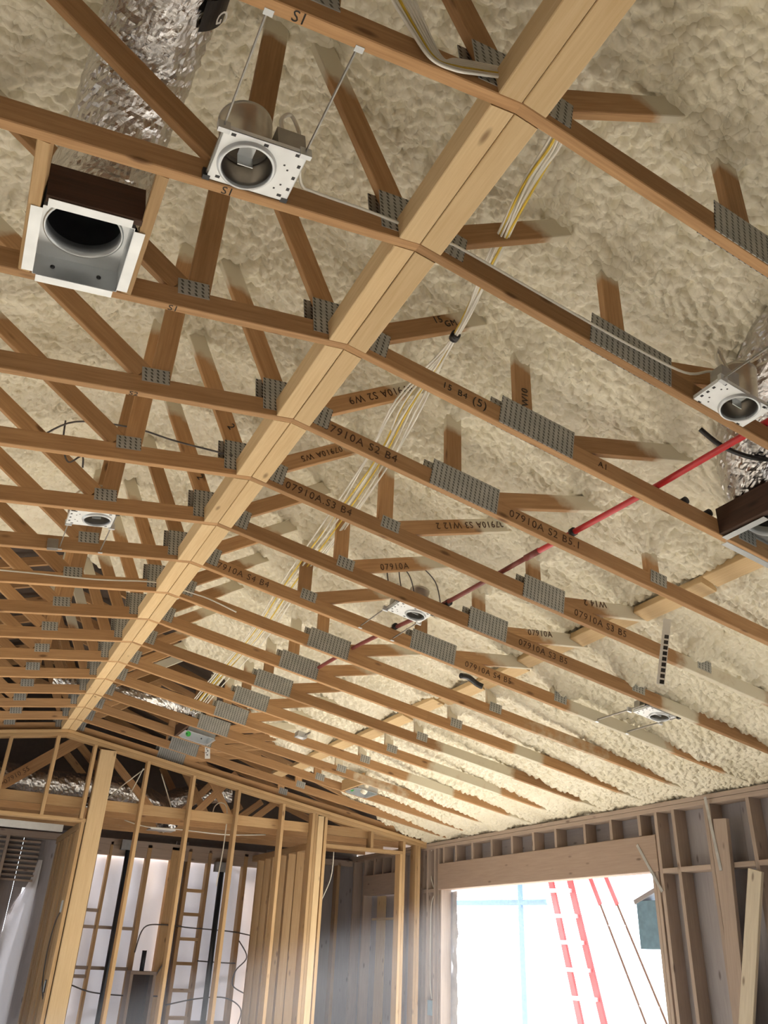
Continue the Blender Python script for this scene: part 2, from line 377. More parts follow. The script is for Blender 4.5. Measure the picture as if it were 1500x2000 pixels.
slab('wall_attic', [(XL, 2.95), (XR+.14, 2.95), (XR+.14, foam(XR)+dz), (-.62, foam(-.62)+dz), (XL, foam(XL)+dz)], YB+.02, YB+.06, M['deck'])
for i, (x0, x1, nm) in enumerate(((.93, 2.10, 1), (2.22, 3.45, 2))):
    n = 14; vs = []; fs = []
    for a in range(n+1):
        for b in range(n+1): vs.append((x0+(x1-x0)*a/n, YB+.04+.012*math.sin(a*1.3+b*.6)+.01*rng.random(), 2.76*b/n))
    for a in range(n):
        for b in range(n): q = a*(n+1)+b; fs.append((q, q+n+1, q+n+2, q+1))
    tag(mesh('window_%d' % nm, vs, fs, M['wrap'], None, None, True), kind='structure')
wh = struct('wall_hall', (.40, YF, 0))
box('top_plate', (.38, YF+.15, 2.80), (.50, YB-.15, 2.88), M['stud'], wh)
yy = YF+.145; i = 0
while yy < YB-.2:
    w_ = (.14, .09, .14, .19)[i % 4]; off = (.0, .012, -.008, .006)[i % 4]
    box('plank', (.39+off, yy, 0), (.43+off, yy+w_-.006, 2.80), M['stud'], wh); yy += w_; i += 1
wp = struct('wall_partition', (3.3, YF, 0))
box('top_plate', (3.19, YF+.15, 2.80), (3.33, YB-.15, 2.88), M['stud'], wp)
for i in range(7): box('stud', (3.19, YF+.20+.31*i, 0), (3.33, YF+.238+.31*i, 2.80), M['stud'], wp)
box('stud', (3.19, YF+.86, 0), (3.33, YF+.898, 2.80), M['stud'], wp); box('stud', (3.19, YF+1.48, 0), (3.33, YF+1.52, 2.80), M['stud'], wp)

# ------------------------------------------------------------------ roof trusses
WEBTOPS = []
def web_spray(p): return sm(-.33, -.05, p.z-foam(p.x))
def chord_spray_fn(k):
    a = 3.0+.25*math.sin(k*2.3); b = 3.75+.2*math.cos(k*1.7); g = .45+.45*abs(math.sin(k*1.9+.5))
    def f(p):
        if k > 13: return 0
        return max(g*sm(a, a+.2, p.x)*(1-sm(b, b+.2, p.x)), sm(4.35, 4.7, p.x)*.8)
    return f
def plate(tr, k, xc, w, h, zc, slope, front=True, name='nail_plate'):
    y = k*S-.0012 if front else k*S+T+.0012
    F = Matrix(((1, 0, -slope, xc), (0, 1, 0, y), (slope, 0, 1, zc), (0, 0, 0, 1)))
    x = Vector((1, 0, slope)).normalized(); z = Vector((-slope, 0, 1)).normalized()
    F = Matrix(((x.x, 0, z.x, xc), (0, 1, 0, y), (x.z, 0, z.z, zc), (0, 0, 0, 1)))
    me = CACHE.get(('pl', w, h))
    if not me:
        a, b, c = w/2, h/2, .0012
        vs = [(sx*a, sy*c, sz*b) for sx in (-1, 1) for sy in (-1, 1) for sz in (-1, 1)]
        me = bpy.data.meshes.new('plate'); me.from_pydata(vs, [], [(0, 4, 5, 1), (2, 3, 7, 6), (0, 1, 3, 2), (4, 6, 7, 5), (0, 2, 6, 4), (1, 5, 7, 3)]); me.materials.append(M['plate']); me.update()
        CACHE[('pl', w, h)] = me
    return link(bpy.data.objects.new(name, me), tr, F)
def stamp(tr, k, x, up_, body, size=.062, flip=False, slope=-MR, mat='ink', space=1.15, z=None):
    zz = (chord(x)+up_) if z is None else z
    return text('stamp', body, size, facing((x, k*S-.0008, zz), (1, 0, slope), (0, 0, 1), flip), M[mat], tr, space)
LAB = ['roof truss nearest the camera, mostly outside the top of the frame',
 'first roof truss crossing the ridge at the top, can light hanger bars hooked on it',
 'second roof truss, carrying the large open can light beside its left chord',
 'third roof truss, with the sheet metal duct boot against its left chord',
 'fourth roof truss, stamped S2 B4 and S2 B5 on its right chord',
 'fifth roof truss, stamped S3 B4, its long nail plate far down the right side',
 'sixth roof truss, with the small left can light hanging just behind it',
 'seventh roof truss, stamped S4 B4, hanger bars of three can lights end on it',
 'eighth roof truss, white cable stapled along its left chord',
 'ninth roof truss, the next one beyond the truss with a cable along its left chord',
 'tenth roof truss, six short of the framed far wall',
 'eleventh roof truss, five short of the framed far wall',
 'twelfth roof truss, a small steel junction box on its right chord',
 'thirteenth roof truss, bordering the near side of the two far duct boots',
 'fourteenth roof truss, bordering the far side of the two far duct boots',
 'fifteenth roof truss, second from the framed far wall',
 'last roof truss, lying directly on top of the framed far wall']
for k in range(0, 17):
    y = k*S; yc = y+T/2
    tr = thing('roof_truss', LAB[k], 'truss', (0, y, H), 'roof trusses')
    # bottom chords meet at the ridge with a plumb cut
    for sgn, sl, xe in ((-1, ML, XL), (1, MR, XR)):
        dn = D/2*math.sqrt(1+sl*sl)
        a = (0, yc, H+dn); b = (xe, yc, H-sl*abs(xe)+dn)
        p0, p1 = (b, a) if sgn < 0 else (a, b)
        cut = (0, sl) if sgn < 0 else (-sl, 0)
        board('bottom_chord', p0, p1, D, T, M['lumber'], tr, (0, 0, 1), .003, 40, chord_spray_fn(k) if sgn > 0 else (lambda p: 0), cut)
    # top chords run inside the foam
    for xe in (XL, XR):
        board('top_chord', (-.62, yc, foam(-.62)+.16), (xe, yc, foam(xe)+.16), D, T, M['lumber'], tr)
    def web(p0, p1, spray=True):
        WEBTOPS.append((p1[0], y, p1[1]))
        return board('web', (p0[0], yc, p0[1]), (p1[0], yc, p1[1]), D, T-.003, M['lumber'], tr, (0, 0, 1) if abs(p1[0]-p0[0]) > .05 else (-1, 0, 0), .003, 14, web_spray if k < 14 else (lambda p: 0))
    sx = .0 + .012*math.sin(k*3.1)
    def ext(p0, dx, dz_, over=.12):
        """carry a web from its foot to just inside the foam"""
        x, z = p0
        for _ in range(400):
            if z > foam(x)+over or z > 5: break
            x += dx*.01; z += dz_*.01
        return (x, z)
    # left side: king post, brace, steep web by the ridge
    web((-.625+sx, chord(-.62)+D), (-.615+sx, foam(-.615)+.1))
    f = (-.70+sx, 3.845); web(f, ext(f, -.82, .58))
    f = (-.085, 3.955); web(f, ext(f, -.44, .90))
    f = (-2.55, chord(-2.55)+.07); web(f, ext(f, .45, .9))
    f = (-2.75, chord(-2.75)+.07); web(f, ext(f, -.6, .6))
    # right side
    f = (.10, 3.935); web(f, ext(f, .85, .53))
    if k <= 4:
        big, sml = (.745, 1.145), 2.20; v1 = .88
        f = (1.10, chord(1.1)+.075); web(f, ext(f, .965, .245))
    elif k <= 7:
        big, sml = (1.73, 2.03) if k < 7 else (1.63, 2.0), 3.14 if k < 7 else 2.93; v1 = big[0]+.09
        f = (.86, chord(.86)+.075); web(f, ext(f, .955, .29)); web((.80, chord(.80)+D), (.80, foam(.80)+.08))
        plate(tr, k, .83, .115, .075, chord(.83)+.085, -MR)
        f = (big[1]-.03, chord(big[1])+.07); web(f, ext(f, .993, .11))
    else:
        big, sml = (1.085, 1.425), 2.75; v1 = 1.20
        f = (1.38, chord(1.38)+.07); web(f, ext(f, .97, .20))
    web((v1, chord(v1)+D), (v1, foam(v1)+.08))
    web((sml-.03, chord(sml)+D), (sml-.03, foam(sml)+.06))
    bw = big[1]-big[0]; bc = (big[0]+big[1])/2
    plate(tr, k, bc, bw, .152, chord(bc)+.078, -MR); plate(tr, k, bc-.035, bw, .152, chord(bc)+.085, -MR, False)
    plate(tr, k, sml, .115, .075, chord(sml)+.075, -MR)
    # ridge and left joints
    plate(tr, k, -.085, .155, .17, H+.102, .12); plate(tr, k, -.11, .155, .17, H+.112, .12, False)
    plate(tr, k, .125, .12, .12, H+.07, -MR)
    plate(tr, k, -.645+sx, .12, .072, chord(-.645)+.098, ML)
    if k == 1: text('stamp', 'S1', .044, facing((-.70, y+.019, chord(-.70)-.0008), (1, 0, ML), (0, -1, 0)), M['blackink'], tr)
    if k in (2, 3, 4):
        xs = {2: -.70, 3: -.72, 4: -.74}[k]
        o = text('stamp', 'S2' if k == 4 else 'S1', .042, facing((xs, y+.02, chord(xs)-.0008), (1, 0, ML), (0, -1, 0)), M['blackink'], tr)
    if k == 3:
        stamp(tr, k, .45, .045, '15', .045, mat='blackink'); stamp(tr, k, .525, .045, 'B4', .045, mat='blackink'); stamp(tr, k, .60, .045, '(5)', .06, mat='blackink')
        stamp(tr, k, .40, .0, '15', .05, mat='blackink', z=4.145, slope=.6); stamp(tr, k, .46, .0, 'GM', .045, mat='blackink', z=4.15, slope=.6)
        text('stamp', '5 W10', .05, facing((.885, y-.0008, chord(.88)+.12), (0, 0, 1), (-1, 0, 0)), M['blackink'], tr)
        stamp(tr, k, 1.28, .05, 'A1', .045)
    if k == 4:
        stamp(tr, k, .15, .045, '07910A S2 B4'); stamp(tr, k, 1.21, .045, '07910A S2 B5.1')
        stamp(tr, k, .62, 0, '07910A S2 W9', .058, True, .62, z=4.262)
    if k == 5:
        stamp(tr, k, .19, .045, '07910A.S3 B4'); stamp(tr, k, 2.10, .045, '07910A S3 B5')
        stamp(tr, k, 1.60, 0, '07910A S3 W12 2', .058, True, .30, z=4.0); stamp(tr, k, 2.36, 0, 'W14 2', .058, True, .11, z=3.635)
        stamp(tr, k, .50, 0, '07910A W5', .05, True, .62, z=4.185)
    if k == 6:
        stamp(tr, k, .12, .045, '1', .06, mat='blackink'); stamp(tr, k, 2.12, .045, '07910A S3 B5'); stamp(tr, k, 1.07, 0, '07910A', .06, slope=.30, z=3.815)
        stamp(tr, k, 2.20, 0, '07910A', .058, slope=.11, z=3.61)
        stamp(tr, k, -.16, 0, '2', .06, slope=-1.0, z=4.12, mat='blackink')
    if k == 5: stamp(tr, k, -.16, 0, '2', .06, slope=-1.0, z=4.12, mat='blackink')
    if k == 7: stamp(tr, k, .14, .045, '07910A S4 B4'); stamp(tr, k, 2.08, .045, '07910A S4 B5')

# flat-bottomed trusses over the rooms beyond the far wall
for i, (yy, lb) in enumerate(((10.42, 'attic truss nearest beyond the far wall, stamped S5 on a diagonal'), (11.03, 'middle attic truss beyond the far wall'), (11.64, 'farthest attic truss beyond the far wall'))):
    at = thing('attic_truss', lb, 'truss', (0, yy, 3.0), 'attic trusses')
    board('bottom_chord', (XL, yy, 3.045), (XR, yy, 3.045), D, T, M['lumber'], at)
    for xe in (XL, XR): board('top_chord', (-.62, yy, foam(-.62)+.16), (xe, yy, foam(xe)+.16), D, T, M['lumber'], at)
    for a, b in (((-.75, 3.08), (.35, 3.98)), ((.35, 3.98), (1.35, 3.07)), ((1.75, 3.08), (2.3, 3.72)), ((2.35, 3.07), (1.75, 3.9)), ((2.5, 3.08), (3.0, 3.5)), ((-2.4, 3.07), (-1.2, 4.5))):
        board('web', (a[0]-.1*i, yy, a[1]), (b[0]-.1*i, yy, b[1]), .14 if i == 0 and a[0] < 0 else D, T, M['lumber'], at, (0, 0, 1))
    if i == 0: text('stamp', '07910 S5', .075, facing((-.52, yy-T/2-.001, 3.27), (1.1, 0, .9), (-.9, 0, 1.1)), M['ink'], at, 1.1)

# ridge blocking and brace boards between the trusses
rb = thing('ridge_blocking', 'paired pale boards running end to end along the ridge line', 'blocking', (0, 0, H))
for k in range(0, 16):
    y0, y1 = k*S+T+.0015, (k+1)*S-.0015
    for sgn, sl in ((-1, ML), (1, MR)):
        j = .0012*math.sin(k*5.1+sgn)
        w_ = .083
        up_ = Vector((sgn*sl, 0, 1)).normalized(); ac = Vector((sgn, 0, -sl)).normalized()
        th = .089 if sgn < 0 else .038
        c_ = Vector((0, 0, H+j))+ac*(w_/2+.001)+up_*(th/2)
        a, b = Vector((c_.x, y0, c_.z)), Vector((c_.x, y1, c_.z))
        board('ridge_block', a, b, th, w_, M['block'], rb, up_)
pb = thing('brace_boards', 'row of short flat boards let into the foam between the right chords', 'blocking', (2.63, 0, foam(2.63)))
for k in range(1, 16):
    y0, y1 = k*S+T+.002, (k+1)*S-.002
    x = 2.62+.02*math.sin(k*1.9)
    board('brace_board', (x, y0, foam(x)-.05), (x, y1, foam(x)-.052), .05, .12, M['block'], pb, (.32, 0, 1))

# ------------------------------------------------------------------ sprayed foam under the roof deck
def hash2(ix, iy, s):
    h = (ix*374761393+iy*668265263+s*1442695041) & 0xffffffff
    h = ((h ^ (h >> 13))*1274126177) & 0xffffffff
    return ((h ^ (h >> 16)) & 0xffff)/65535.0
def cells(x, y, size, seed, jit=.9):
    gx, gy = x/size, y/size; ix, iy = np.floor(gx).astype(np.int64), np.floor(gy).astype(np.int64)
    d1 = np.full(x.shape, 9.0); d2 = d1.copy(); hh = np.zeros(x.shape)
    for a in (-1, 0, 1):
        for b in (-1, 0, 1):
            cx, cy = ix+a, iy+b
            px = cx+.5+(hash2(cx, cy, seed)-.5)*jit; py = cy+.5+(hash2(cx, cy, seed+7)-.5)*jit
            d = np.hypot(gx-px, gy-py); h = hash2(cx, cy, seed+3)
            n = d < d1; d2 = np.where(n, d1, np.minimum(d2, d)); hh = np.where(n, h, hh); d1 = np.where(n, d, d1)
    return d1, d2, hh
def vnoise(x, y, size, seed):
    gx, gy = x/size, y/size; ix, iy = np.floor(gx).astype(np.int64), np.floor(gy).astype(np.int64)
    fx, fy = gx-ix, gy-iy; fx = fx*fx*(3-2*fx); fy = fy*fy*(3-2*fy)
    h = lambda a, b: hash2(ix+a, iy+b, seed)
    return (h(0, 0)*(1-fx)+h(1, 0)*fx)*(1-fy)+(h(0, 1)*(1-fx)+h(1, 1)*fx)*fy-.5
xs = np.concatenate([np.arange(XL, -2.6, .06), np.arange(-2.5, XR+.14, .0082)])
ys = [-1.6]
while ys[-1] < -.2: ys.append(ys[-1]+.05)
while ys[-1] < YF+.14: ys.append(ys[-1]+.0075*max(1, (ys[-1]+2.0)/3.9))
ys = np.array(ys)
X, Y = np.meshgrid(xs, ys, indexing='ij')
wx = X+.03*vnoise(X, Y, .13, 1)+.008*vnoise(X, Y, .04, 2); wy = Y+.03*vnoise(X, Y, .13, 3)+.008*vnoise(X, Y, .04, 4)
d1, d2, hh = cells(wx*.82, wy, .040, 11); e1, e2, eh = cells(wx*.85+5, wy+3, .023, 23)
dome = (1-(d1/.80)**2)*(.72+.28*hh); dome2 = (1-(e1/.80)**2)*(.6+.4*eh)
amp = .95+.5*vnoise(X, Y, .5, 31)
sm_zone = np.clip(.5+1.6*vnoise(X, Y, .9, 37), .25, 1)
low = amp*(.046*dome+.011*dome2*sm_zone)+.045*vnoise(X, Y, .42, 41)+.018*vnoise(X, Y, .17, 43)
ph = (Y/S)-np.floor(Y/S)-T/2/S
tr_ = np.cos(2*np.pi*ph); low += .014*tr_
for (px, py, pz) in WEBTOPS:          # the foam swells where it grips a web
    r2_ = ((X-px)/.11)**2+((Y-py-T/2)/.075)**2
    m = r2_ < 6; low[m] += .055*np.exp(-r2_[m])
r2_ = np.abs(X-2.62); low += .02*np.exp(-((X-2.76)/.05)**2)-.05*np.exp(-((X-2.62)/.05)**2)
Z = 4.77-.333*np.abs(X+.62)-low
Z = np.where(X > 3.3, Z+(X-3.3)*.07, Z)
Z = np.maximum(Z, 2.995+.02*vnoise(X, Y, .1, 51))
# ragged far edge of the sprayed area
ye = np.interp(xs, [-5.6, -.6, .3, 1.2, 2.2, 3.2, 4.2, 4.85], [6.5, 6.6, 7.0, 7.7, 8.75, 9.25, 9.68, 9.8])
YE = ye[:, None]+.25*vnoise(X, Y, .12, 61)+.12*vnoise(X, Y, .05, 63)
Z = np.where(Y > YE-.12, Z+.10*np.clip((Y-YE+.12)/.12, 0, 1)**2, Z)
nx, ny = X.shape
idx = np.arange(nx*ny).reshape(nx, ny)
ok = (Y < YE)[:-1, :-1]
q = np.stack([idx[:-1, :-1], idx[:-1, 1:], idx[1:, 1:], idx[1:, :-1]], -1)[ok]
me = bpy.data.meshes.new('ceiling')
co = np.stack([X, Y, Z], -1).reshape(-1, 3)
me.vertices.add(len(co)); me.vertices.foreach_set('co', co.ravel())
me.loops.add(q.size); me.loops.foreach_set('vertex_index', q.ravel().astype(np.int32))
me.polygons.add(len(q)); me.polygons.foreach_set('loop_start', np.arange(0, q.size, 4, dtype=np.int32)); me.polygons.foreach_set('loop_total', np.full(len(q), 4, dtype=np.int32))
me.polygons.foreach_set('use_smooth', np.ones(len(q), bool)); me.materials.append(M['foam']); me.update(calc_edges=True)
tag(link(bpy.data.objects.new('ceiling', me)), kind='structure')

# ------------------------------------------------------------------ things hung in the trusses
def cplane(x, y, h=0):
    """frame lying in the ceiling plane at x, y"""
    s = -MR if x > 0 else ML
    ax = Vector((1, 0, s)).normalized(); n = Vector((-s, 0, 1)).normalized()
    o = Vector((x, y, chord(x)))+n*h
    return Matrix(((ax.x, 0, n.x, o.x), (0, 1, 0, o.y), (ax.z, 0, n.z, o.z), (0, 0, 0, 1)))
def lathe(name, prof_, mat, parent, F, n=36, smooth=True):
    vs = [(r*math.cos(2*math.pi*j/n), r*math.sin(2*math.pi*j/n), z) for r, z in prof_ for j in range(n)]
    fs = [(i*n+j, i*n+(j+1) % n, (i+1)*n+(j+1) % n, (i+1)*n+j) for i in range(len(prof_)-1) for j in range(n)]
    return mesh(name, vs, fs, mat, parent, F, smooth)
def holed(name, x0, x1, y0, y1, r, z, th, mat, parent, F, n=48):
    """flat sheet with a round hole at the local origin"""
    vs = []; fs = []
    angs = sorted([2*math.pi*j/n for j in range(n)]+[math.atan2(b, a) % (2*math.pi) for a in (x0, x1) for b in (y0, y1)]); n = len(angs)
    for zz in (z, z+th):
        for a in angs:
            c, s = math.cos(a), math.sin(a); vs.append((r*c, r*s, zz))
            t = min((x1/c if c > 1e-9 else x0/c if c < -1e-9 else 9e9), (y1/s if s > 1e-9 else y0/s if s < -1e-9 else 9e9))
            vs.append((t*c, t*s, zz))
    for j in range(n):
        k_ = (j+1) % n
        fs += [(2*j, 2*j+1, 2*k_+1, 2*k_), (2*n+2*j, 2*n+2*k_, 2*n+2*k_+1, 2*n+2*j+1), (2*j, 2*k_, 2*n+2*k_, 2*n+2*j), (2*j+1, 2*n+2*j+1, 2*n+2*k_+1, 2*k_*1+1)]
    return mesh(name, vs, fs, mat, parent, F)
def lbox(name, a, b, mat, parent, F):
    vs = [(x, y, z) for x in (a[0], b[0]) for y in (a[1], b[1]) for z in (a[2], b[2])]
    return mesh(name, vs, [(0, 1, 3, 2), (4, 6, 7, 5), (0, 4, 5, 1), (2, 3, 7, 6), (0, 2, 6, 4), (1, 5, 7, 3)], mat, parent, F)
def many(name, boxes, mat, parent, F):
    vs = []; fs = []
    for a, b in boxes:
        o = len(vs); vs += [(x, y, z) for x in (a[0], b[0]) for y in (a[1], b[1]) for z in (a[2], b[2])]
        fs += [tuple(o+i for i in f) for f in ((0, 1, 3, 2), (4, 6, 7, 5), (0, 4, 5, 1), (2, 3, 7, 6), (0, 2, 6, 4), (1, 5, 7, 3))]
    return mesh(name, vs, fs, mat, parent, F)
def can_light(label, hx, hy, x0, x1, y0, y1, r, bar_to, bars, jside, hh=.17, pan='pan', tilt=0):
    """hx, hy: opening; x0..y1: pan; bar_to: y of the truss the hanger bars reach"""
    F = cplane(hx, hy, .004)
    t = thing('can_light', label, 'light', F.to_translation(), 'recessed can light housings')
    holed('pan', x0-hx, x1-hx, y0-hy, y1-hy, r, 0, .003, M[pan], t, F)
    a0, a1, b0, b1 = x0-hx, x1-hx, y0-hy, y1-hy
    many('pan_flange', [((a0, b0, 0), (a0+.002, b1, .018)), ((a1-.002, b0, 0), (a1, b1, .018)), ((a0, b0, 0), (a1, b0+.002, .018)), ((a0, b1-.002, 0), (a1, b1, .018))], M[pan], t, F)
    lathe('collar', [(r*.93, .012), (r*.93, -.010), (r*.96, -.013), (r*1.03, -.011), (r*1.07, -.004), (r*1.10, .0005)], M['galv'], t, F)
    lathe('housing', [(r*.93, .0), (r*.93, hh*.55), (r*.95, hh*.58), (r*.95, hh), (r*.85, hh+.008), (.001, hh+.008)], M['can'], t, F)
    lathe('housing_shell', [(r*.99, .003), (r*.99, hh*.97), (r*1.02, hh*.98), (r*1.02, hh+.012), (.001, hh+.014)], M['can'], t, F)
    lathe('reflector_band', [(r*.90, hh*.50), (r*.90, hh*.62)], M['steel_dark'], t, F)
    sk = lbox('socket_plate', (-.026, -.004-r*.3, hh*.28), (.022, r*.1, hh*.30), M['galv'], t, F)
    lbox('socket_bracket', (-.026, r*.1, hh*.05), (.022, r*.1+.003, hh*.3), M['galv'], sk, F)
    lbox('spring_clip', (-r*.9, -.012, hh*.1), (-r*.86, .012, hh*.45), M['galv'], t, F)
    jx = a1-.095 if jside > 0 else a0+.005
    lbox('junction_box', (jx, b1-.062 if bar_to > hy else b0+.002, .006), (jx+.09, b1-.004 if bar_to > hy else b0+.06, .085), M['steel_dark'], t, F)
    sl = []
    for i in range(3):
        xx = a0+.03+(a1-a0-.06)*i/2
        for yy in (b0+.012, b1-.018):
            if math.hypot(xx, yy) > r*1.15: sl.append(((xx-.007, yy-.005, -.0006), (xx+.007, yy+.005, .0)))
    for yy in (b0+.05, (b0+b1)/2, b1-.05):
        for xx in ((a1-.012) if jside > 0 else (a0+.012),): sl.append(((xx-.005, yy-.006, -.0006), (xx+.005, yy+.006, .0)))
    for dx_, dy_ in ((.04, .03), (.055, .05), (.04, -.03), (.055, -.045)):
        xx = (a1-dx_) if jside > 0 else (a0+dx_)
        if math.hypot(xx, dy_) > r*1.15: sl.append(((xx-.003, dy_-.003, -.0006), (xx+.003, dy_+.003, .0)))
    o = many('punched_slots', sl, M['black'], t, F); o['kind'] = 'stuff'
    yb = bar_to; near = b0 if bar_to > hy else b1
    for bx in bars:
        s_ = 1 if bar_to > hy else -1
        end0 = near-s_*.0; end1 = yb-hy
        bar = lbox('hanger_bar', (bx-hx-.002, min(end0, end1), .008), (bx-hx+.002, max(end0, end1), .018), M['steel_dark'], t, F)
        lbox('bar_foot', (bx-hx-.013, end1-.006 if s_ > 0 else end1-.012, -.006), (bx-hx+.013, end1+.012 if s_ > 0 else end1+.006, -.003), M['galv'], bar, F)
        lbox('bar_clip', (bx-hx-.011, near-.012, -.002), (bx-hx+.011, near+.012, .03), M['black'], bar, F)
        far = b1 if bar_to > hy else b0
        e = .035; lbox('bar_ear', (bx-hx-.018, far-s_*e*0-.004, -.006), (bx-hx+.018, far+.012, .026), M['galv'], bar, F)
    q0 = F @ Vector((jx+.045, (b1-.03 if bar_to > hy else b0+.03), .083))
    tube('whip', smooth_path([q0+Vector((-.015, 0, 0)), q0+Vector((-.03, .0, .07)), q0+Vector((.0, .01, .125)), q0+Vector((.035, .015, .07)), q0+Vector((.03, .0, .0))]), .0065, M['cable'], t, 8)
    return t
can_light('large open can light hanging near the camera on the left of the ridge', -.655, 1.125, -.755, -.495, 1.02, 1.215, .083, .648, (-.757, -.503), 1)
can_light('can light at the right edge of the frame, beside the foil duct', 1.405, 1.145, 1.24, 1.505, 1.075, 1.236, .073, .648, (1.25, 1.50), -1)
can_light('small can light on the far left, left of the ridge', -.652, 3.79, -.805, -.562, 3.70, 3.89, .075, 4.26, (-.79, -.555), -1)
can_light('can light in the middle of the right slope, above the red pipe', 1.40, 3.785, 1.238, 1.48, 3.70, 3.88, .065, 4.26, (1.225, 1.48), -1)
can_light('can light low on the right slope, half buried in foam', 3.45, 3.80, 3.29, 3.53, 3.72, 3.90, .07, 4.26, (3.26, 3.555), -1, .12)

def duct(name, label, pts, r, cat='duct', n=104, step=.015, group=None):
    P = smooth_path(pts, 40); Q = [P[0]]; acc = 0
    for a, b in zip(P, P[1:]):
        L = (b-a).length; acc += L
        if acc >= step: Q.append(b); acc = 0
    vs = []; fs = []; z = Vector((.123, .31, .94)); m = len(Q)
    i_, j_ = np.meshgrid(np.arange(m, dtype=float), np.arange(n, dtype=float), indexing='ij')
    ang = j_/n*2*math.pi; s_ = i_*step
    nz = .010*vnoise(s_, 2+np.cos(ang)*r*2, .15, 5)
    u_ = ang*r+.45*s_; um = ang*r-.6*s_
    nz = nz+.016*np.abs(vnoise(u_, s_*.3, .034, 8))+.009*vnoise(um, s_*.3, .022, 15)+.0016*rng.normal(size=nz.shape)
    rad = r*(1+.012*np.sin(s_/.05*2*math.pi))+nz
    for i, p in enumerate(Q):
        d = (Q[min(i+1, m-1)]-Q[max(i-1, 0)]).normalized(); z = (z-d*z.dot(d)).normalized(); y = d.cross(z)
        for j in range(n):
            a = 2*math.pi*j/n; vs.append(p+(z*math.cos(a)+y*math.sin(a))*float(rad[i, j])-Q[0])
    for i in range(m-1):
        for j in range(n): fs.append((i*n+j, i*n+(j+1) % n, (i+1)*n+(j+1) % n, (i+1)*n+j))
    t = thing(name, label, cat, Q[0], group)
    mesh('foil_jacket', vs, fs, M['foil'], t, Matrix.Translation(Q[0]))
    return t
def boot(label, x0, x1, y0, y1, depth, hr, flange=.035, mat='galv', sticker=False, group='duct boots'):
    xc, yc = (x0+x1)/2, (y0+y1)/2; F = cplane(xc, yc, 0); a, b = (x1-x0)/2, (y1-y0)/2
    t = thing('duct_boot', label, 'duct boot', F.to_translation(), group)
    holed('top_plate', -a, a, -b, b, hr, depth, .0015, M[mat], t, F)
    for nm, p, q_ in (('side_panel', (-a, -b, 0), (-a+.0015, b, depth)), ('side_panel', (a-.0015, -b, 0), (a, b, depth)), ('end_panel', (-a, -b, 0), (a, -b+.0015, depth)), ('end_panel', (-a, b-.0015, 0), (a, b, depth))):
        lbox(nm, p, q_, M[mat], t, F)
    g = .012
    for p, q_ in (((-a-flange, -b+g, -.002), (-a, b-g, 0)), ((a, -b+g, -.002), (a+flange, b-g, 0)), ((-a+g, -b-flange, -.002), (a-g, -b, 0)), ((-a+g, b, -.002), (a-g, b+flange, 0))):
        lbox('flange', p, q_, M['galv'], t, F)
    lathe('collar', [(hr, depth), (hr, depth+.05), (hr-.004, depth+.05), (hr-.004, depth-.004), (hr+.004, depth-.004), (hr+.004, depth)], M['galv'], t, F, 40)
    lathe('duct_liner', [(hr*.995, depth+.03), (hr*.96, depth+.12), (hr*.99, depth+.14), (hr*.94, depth+.2), (.001, depth+.24)], M['black'], t, F, 40)
    for sx_ in (-.55, .55):
        lathe('screw', [(.008, 0), (.008, .003), (.0045, .0035), (.0045, .005), (.001, .005)], M['black'], t, F @ Matrix.Translation((a*sx_, b-.0018, depth*.5)) @ Matrix.Rotation(math.pi/2, 4, 'X'), 12)
    if sticker:
        lathe('sticker', [(.03, 0), (.001, .0004)], M['green'], t, F @ Matrix.Translation((-a*.45, b-.002, depth*.55)) @ Matrix.Rotation(math.pi/2, 4, 'X'), 20)
    return t
boot('open sheet metal duct boot at upper left, seen into from below', -1.185, -.905, 1.50, 1.83, .09, .125)
boot('duct boot with green sticker at the right edge of the frame', 2.06, 2.40, 1.58, 1.85, .12, .115, sticker=True)
boot('small far duct boot near the ridge, green sticker inside', 1.03, 1.34, 8.14, 8.48, .10, .10, .02, sticker=True)
boot('small far duct boot farther down the right slope, under a foam covered stub', 3.08, 3.33, 8.18, 8.52, .10, .10, .02, sticker=True)
# wooden framing pieces round the boots: each one is its own stick
def stick(label, p0, p1, w, t_, mat, upv=(0, 0, 1), name='framing_block', group='framing blocks round the boots'):
    return tag(board(name, p0, p1, w, t_, M[mat], None, upv), label, 'lumber', group)
stick('pale plank leaning against the studs at the lower right edge of the frame', (XR-.085, 5.0, .0), (XR-.065, 4.31, 2.36), .13, .03, 'pale', (0, 1, 0), 'leaning_plank', None)
y2, y3 = 2*S+T, 3*S
stick('wood block along the left side of the open duct boot', (-1.21, y2, chord(-1.21)+.046), (-1.21, y3, chord(-1.21)+.046), .089, .038, 'stud')
stick('wood block along the right side of the open duct boot', (-.875, y2, chord(-.875)+.046), (-.875, y3, chord(-.875)+.046), .089, .038, 'stud')
stick('dark board across the near side of the open duct boot', (-1.19, 1.475, chord(-1.19)+.075), (-.896, 1.475, chord(-.896)+.075), .14, .03, 'dark_wood')
stick('dark brown board along the left of the boot at the right edge', (2.025, y2, chord(2.02)+.075), (2.025, y3, chord(2.02)+.075), .14, .038, 'dark_wood')
stick('dark board along the left of the small far boot near the ridge', (1.0, 13*S+T, chord(1.)+.06), (1.0, 14*S, chord(1.)+.06), .12, .03, 'dark_wood')
stick('brown board along the left of the far boot under the foam stub', (3.045, 13*S+T, chord(3.045)+.06), (3.045, 14*S, chord(3.045)+.06), .12, .03, 'stud')
